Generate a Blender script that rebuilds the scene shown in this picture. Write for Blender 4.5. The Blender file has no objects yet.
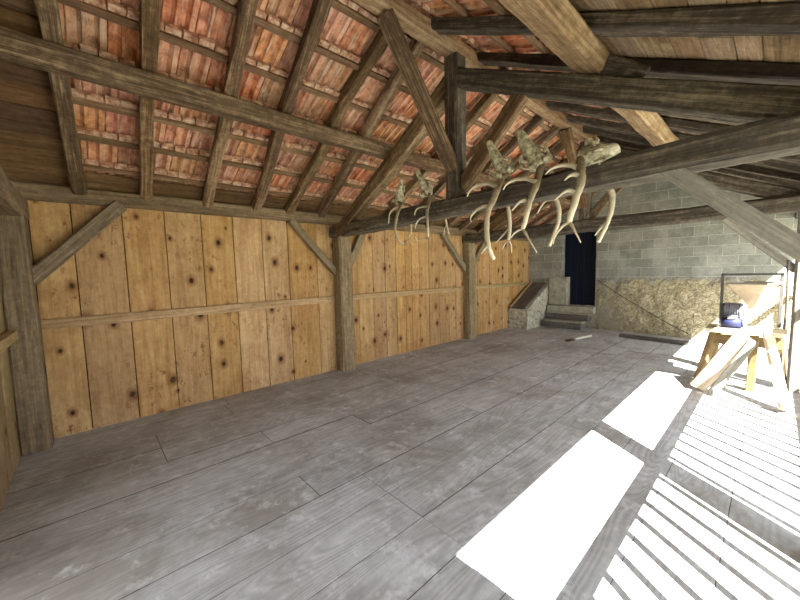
import bpy, bmesh, math, random
from mathutils import Vector, Matrix, noise
random.seed(7)
S = bpy.context.scene
COL = S.collection
PI = math.pi

# ------------------------------------------------------------------ helpers
def link(name, bm, mats, parent=None, smooth=False):
    me = bpy.data.meshes.new(name)
    bm.normal_update()
    bm.to_mesh(me); bm.free()
    for m in (mats if isinstance(mats, (list, tuple)) else [mats]):
        me.materials.append(m)
    if smooth:
        for p in me.polygons: p.use_smooth = True
    o = bpy.data.objects.new(name, me); COL.objects.link(o)
    if parent is not None: o.parent = parent
    return o

def tag(o, label, cat, group=None):
    o['label'] = label; o['category'] = cat
    if group: o['group'] = group
    return o

def struct(o):
    o['kind'] = 'structure'
    return o

def empty(name, loc, label, cat, group=None, rz=0.0):
    o = bpy.data.objects.new(name, None); COL.objects.link(o)
    o.location = loc; o.rotation_euler = (0, 0, rz); o.empty_display_size = .1
    return tag(o, label, cat, group)

def box(bm, a, b, mi=0, M=None, bev=0.0):
    x0, y0, z0 = a; x1, y1, z1 = b
    vs = [Vector((x, y, z)) for x in (x0, x1) for y in (y0, y1) for z in (z0, z1)]
    if M is not None: vs = [M @ v for v in vs]
    v = [bm.verts.new(p) for p in vs]
    fs = []
    for q in ((0, 1, 3, 2), (4, 6, 7, 5), (0, 4, 5, 1), (2, 3, 7, 6), (0, 2, 6, 4), (1, 5, 7, 3)):
        f = bm.faces.new([v[i] for i in q]); f.material_index = mi; fs.append(f)
    if bev > 0:
        es = list({e for f in fs for e in f.edges})
        r = bmesh.ops.bevel(bm, geom=es, offset=bev, segments=1, affect='EDGES', clamp_overlap=True)
        for f in r['faces']: f.material_index = mi
    return v

def frame(A, B, up=(0, 0, 1)):
    A = Vector(A); B = Vector(B); x = (B - A).normalized(); u = Vector(up)
    if abs(x.dot(u)) > .98: u = Vector((1, 0, 0))
    y = u.cross(x).normalized(); z = x.cross(y)
    return Matrix(((x.x, y.x, z.x, A.x), (x.y, y.y, z.y, A.y), (x.z, y.z, z.z, A.z), (0, 0, 0, 1))), (B - A).length

def timber_bm(L, w, h, jit=.006, bend=0.0, seed=0, seg=.22, ch=.12, taper=0.0, w2=None):
    """rough hewn timber along local X, centred on Y and Z"""
    bm = bmesh.new(); n = max(2, int(L / seg)); rings = []
    c = min(w, h) * ch
    for i in range(n + 1):
        t = i / n; x = L * t
        k = 1 - taper * t
        W = (w if w2 is None else w + (w2 - w) * t) * k / 2; H = h * k / 2
        oy = (noise.noise((x * .9, seed * 3.1, 0)) * bend) * math.sin(PI * t); oz = (noise.noise((x * .9, seed * 3.1, 9)) * bend) * math.sin(PI * t)
        ring = []
        pts = [(-W, -H + c), (-W + c, -H), (0, -H), (W - c, -H), (W, -H + c), (W, H - c), (W - c, H), (0, H), (-W + c, H), (-W, H - c)]
        for j, (y, z) in enumerate(pts):
            d = noise.noise((x * 2.2, j * 1.7, seed * 5.3)) * jit * 1.6
            d2 = noise.noise((x * 2.2, j * 1.7, seed * 5.3 + 40)) * jit * 1.6
            ring.append(bm.verts.new((x, y + oy + d, z + oz + d2)))
        rings.append(ring)
    m = 10
    for a, b in zip(rings, rings[1:]):
        for j in range(m):
            bm.faces.new((a[j], a[(j + 1) % m], b[(j + 1) % m], b[j]))
    bm.faces.new(list(reversed(rings[0]))); bm.faces.new(rings[-1])
    bmesh.ops.recalc_face_normals(bm, faces=bm.faces)
    return bm

SEED = [0]
def timber(name, A, B, w, h, mat, label=None, cat='beam', group=None, up=(0, 0, 1), parent=None, **kw):
    SEED[0] += 1
    M, L = frame(A, B, up)
    o = link(name, timber_bm(L, w, h, seed=SEED[0], **kw), mat, parent)
    o.matrix_basis = M
    if label: tag(o, label, cat, group)
    return o

def tube(bm, pts, rads, n=8, cap=True, mi=0, sub=4, bumpy=0.0):
    P = [Vector(p) for p in pts]
    # Catmull-Rom resample
    Q = []; Rr = []
    for i in range(len(P) - 1):
        p0 = P[max(i - 1, 0)]; p1 = P[i]; p2 = P[i + 1]; p3 = P[min(i + 2, len(P) - 1)]
        for k in range(sub):
            t = k / sub
            Q.append(.5 * ((2 * p1) + (p2 - p0) * t + (2 * p0 - 5 * p1 + 4 * p2 - p3) * t * t + (3 * p1 - p0 - 3 * p2 + p3) * t ** 3))
            Rr.append(rads[i] + (rads[i + 1] - rads[i]) * t)
    Q.append(P[-1]); Rr.append(rads[-1])
    rings = []; prev = None
    for i, q in enumerate(Q):
        d = (Q[min(i + 1, len(Q) - 1)] - Q[max(i - 1, 0)]).normalized()
        if prev is None:
            prev = d.orthogonal().normalized()
        prev = (prev - d * prev.dot(d)).normalized(); s = d.cross(prev)
        r = Rr[i]; ring = []
        for j in range(n):
            a = 2 * PI * j / n
            rr = r * (1 + bumpy * noise.noise((q.x * 40, q.z * 40 + j, q.y * 40)))
            ring.append(bm.verts.new(q + (prev * math.cos(a) + s * math.sin(a)) * rr))
        rings.append(ring)
    for a, b in zip(rings, rings[1:]):
        for j in range(n):
            f = bm.faces.new((a[j], a[(j + 1) % n], b[(j + 1) % n], b[j])); f.material_index = mi; f.smooth = True
    if cap:
        bm.faces.new(list(reversed(rings[0]))).material_index = mi; bm.faces.new(rings[-1]).material_index = mi

def cyl(bm, A, B, r0, r1=None, n=20, mi=0):
    tube(bm, [A, B], [r0, r0 if r1 is None else r1], n=n, sub=1, mi=mi)

# ------------------------------------------------------------------ materials
class NT:
    def __init__(s, name):
        s.m = bpy.data.materials.new(name); s.m.use_nodes = True; s.t = s.m.node_tree
        s.b = s.t.nodes['Principled BSDF']; s.b.inputs['Specular IOR Level'].default_value = .25
    def n(s, typ, **kw):
        nd = s.t.nodes.new(typ)
        for k, v in kw.items():
            if k.startswith('i_'):
                key = k[2:]; key = int(key) if key.isdigit() else key.replace('_', ' ')
                s.set(nd.inputs[key], v)
            else: setattr(nd, k, v)
        return nd
    def set(s, inp, v):
        if isinstance(v, bpy.types.NodeSocket): s.t.links.new(v, inp)
        else: inp.default_value = v
    def math(s, op, a, b=0.0, c=None, clamp=False):
        nd = s.n('ShaderNodeMath', operation=op, use_clamp=clamp); s.set(nd.inputs[0], a); s.set(nd.inputs[1], b)
        if c is not None: s.set(nd.inputs[2], c)
        return nd.outputs[0]
    def vmath(s, op, a, b):
        nd = s.n('ShaderNodeVectorMath', operation=op); s.set(nd.inputs[0], a); s.set(nd.inputs[1], b); return nd.outputs[0]
    def obj(s): return s.n('ShaderNodeTexCoord').outputs['Object']
    def noise(s, v, scale, detail=4, rough=.6, dist=0.0):
        nd = s.n('ShaderNodeTexNoise'); s.set(nd.inputs['Vector'], v); nd.inputs['Scale'].default_value = scale
        nd.inputs['Detail'].default_value = detail; nd.inputs['Roughness'].default_value = rough; nd.inputs['Distortion'].default_value = dist
        return nd.outputs['Fac']
    def ramp(s, fac, stops, interp='LINEAR'):
        nd = s.n('ShaderNodeValToRGB'); nd.color_ramp.interpolation = interp; s.set(nd.inputs[0], fac)
        e = nd.color_ramp.elements
        while len(e) < len(stops): e.new(.5)
        for el, (p, c) in zip(e, stops): el.position = p; el.color = (*c, 1) if len(c) == 3 else c
        return nd.outputs[0]
    def rng(s, v, a, b, c=0.0, d=1.0):
        nd = s.n('ShaderNodeMapRange'); s.set(nd.inputs[0], v)
        for i, x in enumerate((a, b, c, d)): nd.inputs[i + 1].default_value = x
        return nd.outputs[0]
    def mix(s, f, a, b, mode='MIX'):
        nd = s.n('ShaderNodeMix', data_type='RGBA', blend_type=mode); s.set(nd.inputs[0], f)
        for i, v in ((6, a), (7, b)):
            if isinstance(v, tuple): v = (*v, 1) if len(v) == 3 else v
            s.set(nd.inputs[i], v)
        return nd.outputs[2]
    def hsv(s, c, h=.5, sa=1.0, v=1.0):
        nd = s.n('ShaderNodeHueSaturation'); s.set(nd.inputs['Hue'], h); s.set(nd.inputs['Saturation'], sa); s.set(nd.inputs['Value'], v); s.set(nd.inputs['Color'], c)
        return nd.outputs[0]
    def bump(s, h, strength=.4, dist=.01):
        nd = s.n('ShaderNodeBump'); nd.inputs['Strength'].default_value = strength; nd.inputs['Distance'].default_value = dist
        s.set(nd.inputs['Height'], h); s.t.links.new(nd.outputs[0], s.b.inputs['Normal'])
    def done(s, col, rough=.8):
        s.set(s.b.inputs['Base Color'], col if isinstance(col, bpy.types.NodeSocket) else (*col, 1)); s.set(s.b.inputs['Roughness'], rough)
        return s.m

def lin(r, g, b):
    f = lambda c: c / 12.92 if c <= .04045 else ((c + .055) / 1.055) ** 2.4
    return (f(r / 255), f(g / 255), f(b / 255))

def rand_offset(N, amt=1.0):
    rnd = N.n('ShaderNodeObjectInfo').outputs['Random']; isl = N.n('ShaderNodeNewGeometry').outputs['Random Per Island']
    a = N.math('MULTIPLY', rnd, 41.0 * amt); b = N.math('MULTIPLY', isl, 73.0 * amt)
    s = N.math('ADD', a, b)
    cx = N.n('ShaderNodeCombineXYZ'); N.set(cx.inputs[0], s); N.set(cx.inputs[1], N.math('MULTIPLY', s, .37)); N.set(cx.inputs[2], N.math('MULTIPLY', s, .61))
    return cx.outputs[0], rnd, isl

def wood(name, stops, axis='X', gr=16.0, var=(.8, 1.2), hue=.01, rough=.8, bstr=.35, knots=None, stain=None, rings=0.0, per='island', sat=(1, 1), bdist=.006):
    N = NT(name); o = N.obj(); off, rnd, isl = rand_offset(N)
    v = N.vmath('ADD', o, off)
    def sc(a, b):
        t = [b, b, b]; t['XYZ'.index(axis)] = a
        return N.vmath('MULTIPLY', v, tuple(t))
    n1 = N.noise(sc(1.1, gr), 1.0, 7, .7, .8)
    n2 = N.noise(sc(.5, 2.2), 1.0, 4, .6, .3)
    n3 = N.noise(sc(3.5, gr * 4.5), 1.0, 4, .7)
    n4 = N.noise(v, 15.0, 6, .72, .3)
    f = N.math('ADD', N.math('MULTIPLY', n1, .38), N.math('MULTIPLY', n2, .22)); f = N.math('ADD', f, N.math('MULTIPLY', n3, .18)); f = N.math('ADD', f, N.math('MULTIPLY', n4, .22))
    if rings > 0:
        n5 = N.noise(sc(.4, 3.2), 1.0, 1.5, .4, .2)
        cont = N.math('MULTIPLY_ADD', N.math('SINE', N.math('MULTIPLY', n5, 190.0)), .18, .5)
        f = N.math('ADD', N.math('MULTIPLY', f, 1 - rings), N.math('MULTIPLY', cont, rings))
    col = N.ramp(f, stops)
    r = isl if per == 'island' else rnd
    val = N.rng(r, 0, 1, var[0], var[1])
    r2 = N.math('FRACT', N.math('MULTIPLY', r, 7.31)); r3 = N.math('FRACT', N.math('MULTIPLY', r, 13.7))
    col = N.hsv(col, N.rng(r2, 0, 1, .5 - hue, .5 + hue), N.rng(r3, 0, 1, *sat), val)
    if knots:
        # knots on planks: flat 2-D cells over the plank face
        u, w_ = knots['uv']; sep = N.n('ShaderNodeSeparateXYZ'); N.set(sep.inputs[0], o)
        cb = N.n('ShaderNodeCombineXYZ'); N.set(cb.inputs[0], N.math('MULTIPLY', sep.outputs['XYZ'.index(u)], knots['s'] * 1.0)); N.set(cb.inputs[1], N.math('MULTIPLY', sep.outputs['XYZ'.index(w_)], knots['s'] * .72))
        wob = N.noise(cb.outputs[0], 9.0, 2); ad = N.n('ShaderNodeCombineXYZ'); N.set(ad.inputs[0], N.math('MULTIPLY', wob, .05)); N.set(ad.inputs[1], N.math('MULTIPLY', wob, .05))
        vo = N.n('ShaderNodeTexVoronoi', voronoi_dimensions='2D'); N.set(vo.inputs['Vector'], N.vmath('ADD', cb.outputs[0], ad.outputs[0])); vo.inputs['Scale'].default_value = 1.0
        sp = N.n('ShaderNodeSeparateColor'); N.set(sp.inputs[0], vo.outputs['Color'])
        size = N.math('MULTIPLY', N.rng(sp.outputs[0], 0, 1, .3, 1.0), knots['r'])
        k = N.math('DIVIDE', vo.outputs['Distance'], size)
        on = N.math('GREATER_THAN', sp.outputs[1], 1 - knots['p'])
        core = N.math('MULTIPLY', N.rng(k, .7, 1.15, 1, 0), on)
        halo = N.math('MULTIPLY', N.rng(k, 1.0, 3.0, .8, 0), on)
        col = N.mix(halo, col, knots['halo']); col = N.mix(core, col, knots['col'])
        # fine scattered flecks and worm marks
        fl = N.noise(N.vmath('MULTIPLY', o, (14, 14, 9)), 1.0, 5, .75); fm = N.rng(fl, .55, .64)
        big = N.noise(o, 1.6, 2); fm = N.math('MULTIPLY', fm, N.rng(big, .42, .6, 0, .85))
        col = N.mix(fm, col, knots['halo'])
    if stain:
        st = N.noise(N.vmath('ADD', o, (3.3, 1.7, 8.1)), stain['s'], 5, .7, .4)
        col = N.mix(N.rng(st, stain['a'], stain['b'], 0, stain['f']), col, stain['c'])
        st2 = N.noise(N.vmath('ADD', o, (13.3, 4.7, 2.1)), stain['s'] * 5, 5, .75)
        col = N.mix(N.rng(st2, .55, .75, 0, stain.get('f2', .3)), col, stain.get('c2', stain['c']))
    N.bump(N.math('ADD', N.math('ADD', n1, N.math('MULTIPLY', n4, .6)), N.math('MULTIPLY', n3, .6)), bstr, bdist)
    return N.done(col, rough)

M_timber = wood('old_timber', [(.37, lin(38, 27, 16)), (.5, lin(106, 83, 56)), (.61, lin(178, 150, 110))], gr=24, var=(.85, 1.12), per='obj', rough=.85, bstr=.7, sat=(.8, 1.0))
M_frame = wood('wall_frame_timber', [(.36, lin(70, 58, 40)), (.5, lin(130, 112, 84)), (.62, lin(178, 158, 124))], gr=24, var=(.9, 1.08), per='obj', rough=.85, bstr=.6, sat=(.85, 1.0))
M_dark = wood('dark_timber', [(.37, lin(32, 27, 23)), (.5, lin(76, 68, 59)), (.61, lin(140, 128, 111))], gr=24, var=(.85, 1.12), per='obj', rough=.85, bstr=.7)
M_pale = wood('pale_squared_timber', [(.37, lin(70, 53, 35)), (.5, lin(142, 118, 86)), (.61, lin(196, 174, 138))], gr=16, var=(.95, 1.05), per='obj', rough=.85, bstr=.8)
M_grey = wood('weathered_grey_timber', [(.36, lin(82, 80, 74)), (.5, lin(124, 120, 110)), (.62, lin(160, 155, 142))], gr=24, var=(.9, 1.1), per='obj', rough=.85)
M_wall = wood('wall_plank_wood', [(.34, lin(132, 96, 56)), (.49, lin(184, 143, 89)), (.63, lin(214, 179, 125))], axis='Z', gr=15, var=(.86, 1.08), hue=.003, sat=(.88, 1.02), rough=.75, bstr=.35,
              knots=dict(uv='YZ', s=2.9, r=.085, p=.8, col=lin(50, 28, 16), halo=lin(112, 70, 34)), stain=dict(s=2.0, a=.48, b=.68, f=.5, c=lin(142, 101, 58), c2=lin(128, 90, 52), f2=.35))
M_wallend = wood('end_wall_plank_wood', [(.36, lin(88, 72, 48)), (.5, lin(150, 129, 94)), (.62, lin(190, 170, 130))], axis='Z', gr=16, var=(.85, 1.1), rough=.8,
              knots=dict(uv='XZ', s=2.7, r=.06, p=.5, col=lin(58, 34, 20), halo=lin(124, 84, 46)))
M_floor = wood('floorboard_wood', [(.33, lin(130, 131, 132)), (.5, lin(182, 184, 186)), (.66, lin(218, 221, 224))], axis='Y', gr=8, var=(.965, 1.03), hue=.006, sat=(.7, 1.2), rough=.75, bstr=.4, rings=.2,
               stain=dict(s=1.1, a=.44, b=.66, f=.75, c=lin(138, 132, 124), c2=lin(232, 235, 239), f2=.7))
M_board = wood('roof_board_wood', [(.37, lin(78, 58, 38)), (.5, lin(136, 110, 78)), (.61, lin(184, 156, 118))], axis='Y', gr=16, var=(.7, 1.12), hue=.008, rough=.85, bstr=.6, sat=(.8, 1.0))
M_boardL = wood('gable_end_roof_board', [(.36, lin(62, 42, 24)), (.5, lin(112, 82, 50)), (.62, lin(150, 116, 74))], axis='Y', gr=14, var=(.75, 1.1), rough=.85, bstr=.8, sat=(.8, 1.0))
M_batten = wood('roof_batten_wood', [(.36, lin(80, 58, 40)), (.5, lin(132, 104, 76)), (.62, lin(176, 148, 116))], gr=30, var=(.75, 1.1), per='obj', rough=.85)
M_rail = wood('rail_wood', [(.36, lin(112, 88, 58)), (.5, lin(168, 142, 102)), (.62, lin(202, 178, 138))], gr=24, var=(.92, 1.08), per='obj')
M_trestle = wood('trestle_wood', [(.36, lin(88, 70, 44)), (.5, lin(130, 108, 72)), (.62, lin(166, 144, 104))], gr=24, var=(.9, 1.1), per='obj')
M_plank_lit = wood('sunlit_plank_wood', [(.36, lin(150, 134, 106)), (.5, lin(192, 178, 150)), (.62, lin(220, 208, 184))], gr=24, var=(.95, 1.05), per='obj')  # boards paler than the legs: sun glare put into the colour
M_step = wood('worn_step_wood', [(.36, lin(66, 60, 57)), (.5, lin(100, 93, 90)), (.62, lin(134, 127, 122))], gr=20, var=(.9, 1.1), per='obj')
M_backing = NT('dark_gap').done(lin(40, 28, 18), .95)

def tile_mat():
    N = NT('old_clay_tile'); o = N.obj(); off, rnd, isl = rand_offset(N)
    v = N.vmath('ADD', o, off)
    n1 = N.noise(v, 10.0, 5, .65); n2 = N.noise(N.vmath('MULTIPLY', v, (2, 16, 2)), 1.8, 5, .7, .5)
    col = N.ramp(n1, [(.34, lin(160, 98, 62)), (.5, lin(214, 142, 98)), (.66, lin(232, 174, 130))])
    col = N.hsv(col, N.rng(N.math('FRACT', N.math('MULTIPLY', isl, 5.7)), 0, 1, .49, .515), N.rng(N.math('FRACT', N.math('MULTIPLY', isl, 3.3)), 0, 1, .78, 1.0), N.rng(isl, 0, 1, .78, 1.12))
    col = N.mix(N.rng(n2, .5, .66, 0, .75), col, lin(228, 208, 188))      # lime bloom in streaks down the tile
    n4 = N.noise(N.vmath('ADD', N.vmath('MULTIPLY', v, (2, 10, 2)), (5, 5, 5)), 2.4, 5, .7)
    col = N.mix(N.rng(n4, .58, .72, 0, .45), col, lin(98, 66, 50))
    N.bump(n1, .4, .01)
    return N.done(col, .85)
M_tile = tile_mat()
def lime_mat():
    N = NT('tile_nib_lime'); o = N.obj(); off, rnd, isl = rand_offset(N); n1 = N.noise(N.vmath('ADD', o, off), 16, 5, .7)
    col = N.ramp(n1, [(.35, lin(140, 95, 72)), (.48, lin(190, 145, 116)), (.62, lin(220, 196, 172))]); N.bump(n1, .5, .01)
    return N.done(col, .9)
M_lime = lime_mat()

def wall_mat():
    N = NT('concrete_block_and_rubble'); o = N.obj(); sep = N.n('ShaderNodeSeparateXYZ'); N.set(sep.inputs[0], o)
    cb = N.n('ShaderNodeCombineXYZ'); N.set(cb.inputs[0], sep.outputs[0]); N.set(cb.inputs[1], N.math('SUBTRACT', sep.outputs[2], .29))
    wob = N.noise(o, 3.0, 3); wv = N.n('ShaderNodeCombineXYZ'); N.set(wv.inputs[0], N.math('MULTIPLY', wob, .05)); N.set(wv.inputs[1], N.math('MULTIPLY', wob, .03))
    uv = N.vmath('ADD', cb.outputs[0], wv.outputs[0])
    br = N.n('ShaderNodeTexBrick', offset=.5); N.set(br.inputs['Vector'], uv)
    br.inputs['Scale'].default_value = 1.0; br.inputs['Brick Width'].default_value = .46; br.inputs['Row Height'].default_value = .212
    br.inputs['Mortar Size'].default_value = .009; br.inputs['Mortar Smooth'].default_value = .4; br.inputs['Bias'].default_value = 0
    br.inputs['Color1'].default_value = (*lin(128, 129, 120), 1); br.inputs['Color2'].default_value = (*lin(152, 152, 143), 1); br.inputs['Mortar'].default_value = (*lin(182, 181, 170), 1)
    n1 = N.noise(o, 26, 6, .75); n2 = N.noise(o, 2.4, 5, .7)
    blk = N.mix(N.rng(n1, .35, .7, 0, .5), br.outputs['Color'], lin(96, 98, 90)); blk = N.mix(N.rng(n2, .45, .7, 0, .5), blk, lin(188, 186, 174))
    vo = N.n('ShaderNodeTexVoronoi', feature='DISTANCE_TO_EDGE'); N.set(vo.inputs['Vector'], N.vmath('ADD', o, N.vmath('MULTIPLY', N.n('ShaderNodeTexNoise', i_Vector=o, i_Scale=5.0).outputs['Color'], (.16, .16, .16)))); vo.inputs['Scale'].default_value = 13.0
    n3 = N.noise(o, 14, 6, .8, .5)
    rub = N.ramp(n3, [(.3, lin(98, 90, 70)), (.48, lin(168, 156, 124)), (.68, lin(212, 202, 172))])
    rub = N.mix(N.rng(vo.outputs['Distance'], 0, .06, .35, 0), rub, lin(108, 96, 70))
    # greyer render near the door, sandy rubble to the right
    gx = N.math('ADD', sep.outputs[0], N.math('MULTIPLY', N.math('SUBTRACT', N.noise(o, 1.8, 3), .5), 1.2))
    rub = N.mix(N.rng(gx, 2.0, 2.7, .75, 0), rub, N.mix(n3, lin(120, 118, 104), lin(178, 172, 152)))
    zz = N.math('ADD', sep.outputs[2], N.math('MULTIPLY', N.math('SUBTRACT', N.noise(o, 3.0, 4, .7), .5), .5))
    f = N.rng(zz, 1.18, 1.3)
    col = N.mix(f, rub, blk)
    hb = N.math('ADD', N.math('MULTIPLY', br.outputs['Fac'], .6), N.math('MULTIPLY', n1, .5))
    hr = N.math('ADD', N.math('MULTIPLY', N.rng(vo.outputs['Distance'], 0, .15), 1.2), N.math('MULTIPLY', n3, 2.4))
    mx = N.n('ShaderNodeMix', data_type='FLOAT'); N.set(mx.inputs[0], f); N.set(mx.inputs[2], hr); N.set(mx.inputs[3], hb)
    N.bump(mx.outputs[0], .7, .02)
    return N.done(col, .95)
M_blockwall = wall_mat()

def stone_mat():
    N = NT('whitewashed_rubble'); o = N.obj(); n1 = N.noise(o, 11, 6, .75, .4); n2 = N.noise(o, 30, 4, .7)
    col = N.ramp(n1, [(.32, lin(96, 92, 76)), (.46, lin(172, 168, 148)), (.62, lin(214, 210, 192))])
    N.bump(N.math('ADD', n1, N.math('MULTIPLY', n2, .4)), .8, .03)
    return N.done(col, .95)
M_stone = stone_mat()
def concrete_mat(name, a, b):
    N = NT(name); o = N.obj(); n1 = N.noise(o, 9, 6, .7); N.bump(n1, .4, .01)
    return N.done(N.ramp(n1, [(.35, a), (.65, b)]), .92)
M_concrete = concrete_mat('smooth_concrete', lin(138, 136, 122), lin(178, 175, 158))
M_ground = concrete_mat('dry_grassy_gravel', lin(138, 140, 118), lin(172, 170, 150))

def simple(name, col, rough=.6, metal=0.0, var=.12, scale=12):
    N = NT(name); o = N.obj(); n1 = N.noise(o, scale, 5, .7); N.b.inputs['Metallic'].default_value = metal
    c = N.mix(N.rng(n1, .3, .7), tuple(x * (1 - var) for x in col), tuple(min(1, x * (1 + var)) for x in col)); N.bump(n1, .15, .004)
    return N.done(c, rough)
M_door = simple('navy_door_paint', lin(2, 16, 36), .55, var=.2, scale=5)
M_iron = simple('dark_iron', lin(92, 90, 86), .6, .5, .25)
M_steel = simple('dull_steel', lin(150, 146, 136), .5, .6, .2)
M_hopper = simple('hopper_sheet_metal', lin(196, 176, 148), .5, .25, .2, 7)
M_motor = simple('blue_motor_paint', lin(48, 52, 84), .45, 0, .2)
M_motorg = simple('grey_motor_casing', lin(120, 118, 124), .5, .2, .2)
M_cable = simple('dark_cable', lin(62, 56, 46), .8)
M_stick = simple('white_stick_paint', lin(226, 222, 212), .7)
M_wedge = simple('brown_wedge_wood', lin(86, 66, 48), .85, 0, .2)

def bone_mat(name, a, b, c):
    N = NT(name); o = N.obj(); n1 = N.noise(o, 22, 5, .7); N.bump(n1, .5, .01)
    return N.done(N.ramp(n1, [(.34, a), (.5, b), (.66, c)]), .75)
M_skull = bone_mat('weathered_skull_bone', lin(92, 86, 66), lin(178, 171, 144), lin(222, 216, 192))
def antler_mat():
    N = NT('antler_horn'); o = N.obj(); n1 = N.noise(o, 30, 5, .7)
    at = N.n('ShaderNodeAttribute', attribute_name='tipness')
    col = N.mix(N.rng(n1, .35, .65), lin(78, 64, 46), lin(138, 120, 92)); col = N.mix(at.outputs['Fac'], col, lin(232, 222, 194))
    N.bump(n1, .5, .006)
    return N.done(col, .55)
M_antler = antler_mat()

ORD = ['first', 'second', 'third', 'fourth', 'fifth', 'sixth', 'seventh', 'eighth', 'ninth', 'tenth', 'eleventh', 'twelfth', 'thirteenth', 'fourteenth', 'fifteenth', 'sixteenth', 'seventeenth', 'eighteenth', 'nineteenth', 'twentieth']
YF = 9.57                      # far wall
Y0 = -0.57                     # near gable end
LS, RS = .515, -.5             # roof slopes
def zl(x): return 2.40 + LS * x
def zr(x): return 3.77 + RS * (x - 2.65)
def roof(x): return min(zl(x), zr(x))
NL = Vector((-LS, 0, 1)).normalized(); NR = Vector((-RS, 0, 1)).normalized()
EAVE = 5.65

# ------------------------------------------------------------------ floor
bm = bmesh.new()
box(bm, (-.3, -1.6, -.12), (5.45, 9.62, -.03), 1)
edges = [-.08, .30, .66, 1.02, 1.36, 1.70, 2.03, 2.37, 2.71, 3.03, 3.37, 3.71, 4.02, 4.36, 4.72, 5.05, 5.40]
for i, (a, b) in enumerate(zip(edges, edges[1:])):
    ys = [-1.6, (1.5 if i in (8, 9, 10) else random.choice((-.9, .4, 1.2, 2.1)))]
    y = ys[-1]
    while y < 8.2:
        y += random.choice((2.0, 4.0)) + random.uniform(-.05, .05)
        if y < 9.0: ys.append(y)
    ys.append(9.6)
    for c, d in zip(ys, ys[1:]):
        dz = random.uniform(-.004, .0)
        n0 = len(bm.faces); box(bm, (a + .0017, c + .0016, -.03), (b - .0017, d - .0016, dz), 1)
        bm.faces.ensure_lookup_table(); bm.faces[n0 + 5].material_index = 0      # worn grey top; grimy edges in the joints
struct(link('floor', bm, [M_floor, M_backing]))

# ground outside
bm = bmesh.new()
box(bm, (-14, -25, -.6), (40, 35, -.35))
struct(link('ground', bm, M_ground))

# ------------------------------------------------------------------ plank wall (left)
bm = bmesh.new()
box(bm, (-.10, -.75, -.1), (-.05, YF + .3, 2.5), 1)
seams = [-.6, -.37, -.07, .333, .721, 1.10, 1.47, 1.845, 2.215, 2.68, 2.98]
y = 2.98
while y < YF - .2:
    y += random.choice((.19, .22, .25, .28, .31)) + random.uniform(-.02, .02); seams.append(min(y, YF))
if seams[-1] < YF: seams.append(YF)
for a, b in zip(seams, seams[1:]):
    t = random.uniform(-.006, .004); s = random.uniform(-.008, .008)
    v = box(bm, (-.05, a + .004, -.02), (t, b - .004, 2.42), 0, bev=.003)
struct(link('wall_left', bm, [M_wall, M_backing]))

# gable end wall; unseen stretch and low opening added to block sun, admit daylight
bm = bmesh.new()
x = .24
while x < 5.3:
    w = random.uniform(.16, .24)
    z = min(roof(x), roof(min(x + w, 5.4))) + .08
    box(bm, (x + .003, Y0 - .03, 1.55 if 2.1 < x < 3.9 else -.05), (x + w - .003, Y0 + random.uniform(-.004, .006), z), 0, bev=.003); x += w
for k in range(22):
    x = .0 + k * .25; box(bm, (x, Y0 - .09, 1.55 if 2.1 < x < 3.85 else -.05), (x + .25, Y0 - .05, min(roof(x), roof(x + .25)) + .09), 1)
struct(link('wall_near', bm, [M_wallend, M_backing]))

# unseen end panel and plank fence, added to shade the near floor
bm = bmesh.new()
y = Y0
while y < .24:
    w = random.uniform(.17, .22); box(bm, (5.12, y + .003, -.05), (5.15, min(y + w, .29) - .003, 2.5), 0, bev=.003); y += w
box(bm, (5.155, Y0, -.05), (5.17, .28, 2.5), 1)
x = 5.02
while x < 7.6:
    w = random.uniform(.12, .2); box(bm, (x, .27, -.4), (x + w - .001, .30, 2.0 + random.uniform(-.05, .03)), 0); x += w
struct(link('added_shade_panels', bm, [M_wallend, M_backing]))

# ------------------------------------------------------------------ far masonry wall
DX0, DX1, DZ0, DZ1 = .93, 1.77, .57, 2.5
xs = sorted(set([round(-.12 + .06 * i, 3) for i in range(92)] + [DX0, DX1])); zs = sorted(set([round(-.15 + .06 * i, 3) for i in range(67)] + [DZ0, DZ1]))
bm = bmesh.new(); V = {}
for i, x in enumerate(xs):
    for j, z in enumerate(zs):
        zz = min(z, roof(x) + .11)
        k = max(0.0, min(1.0, (1.36 - z) / .15)) * (1 if x > DX1 else .5)
        dpt = (noise.fractal((x * 4.2, z * 4.2, 3.1), 1.0, 2.0, 4) * .035 + .015) * k + noise.noise((x * 1.1, z * 1.1, 8)) * .008
        if abs(x - DX0) < .04 or abs(x - DX1) < .04: dpt *= .3
        V[i, j] = bm.verts.new((x, YF - dpt, zz))
for i in range(len(xs) - 1):
    for j in range(len(zs) - 1):
        xc = (xs[i] + xs[i + 1]) / 2; zc = (zs[j] + zs[j + 1]) / 2
        if DX0 < xc < DX1 and DZ0 < zc < DZ1: continue
        if zs[j] > max(roof(xs[i]), roof(xs[i + 1])) + .11: continue
        try: bm.faces.new((V[i, j], V[i + 1, j], V[i + 1, j + 1], V[i, j + 1]))
        except ValueError: pass
bmesh.ops.remove_doubles(bm, verts=bm.verts, dist=.0005)
bmesh.ops.delete(bm, geom=[v for v in bm.verts if not v.link_faces], context='VERTS')
o = struct(link('wall_far', bm, M_blockwall))
md = o.modifiers.new('thick', 'SOLIDIFY'); md.thickness = .4; md.offset = -1
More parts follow.
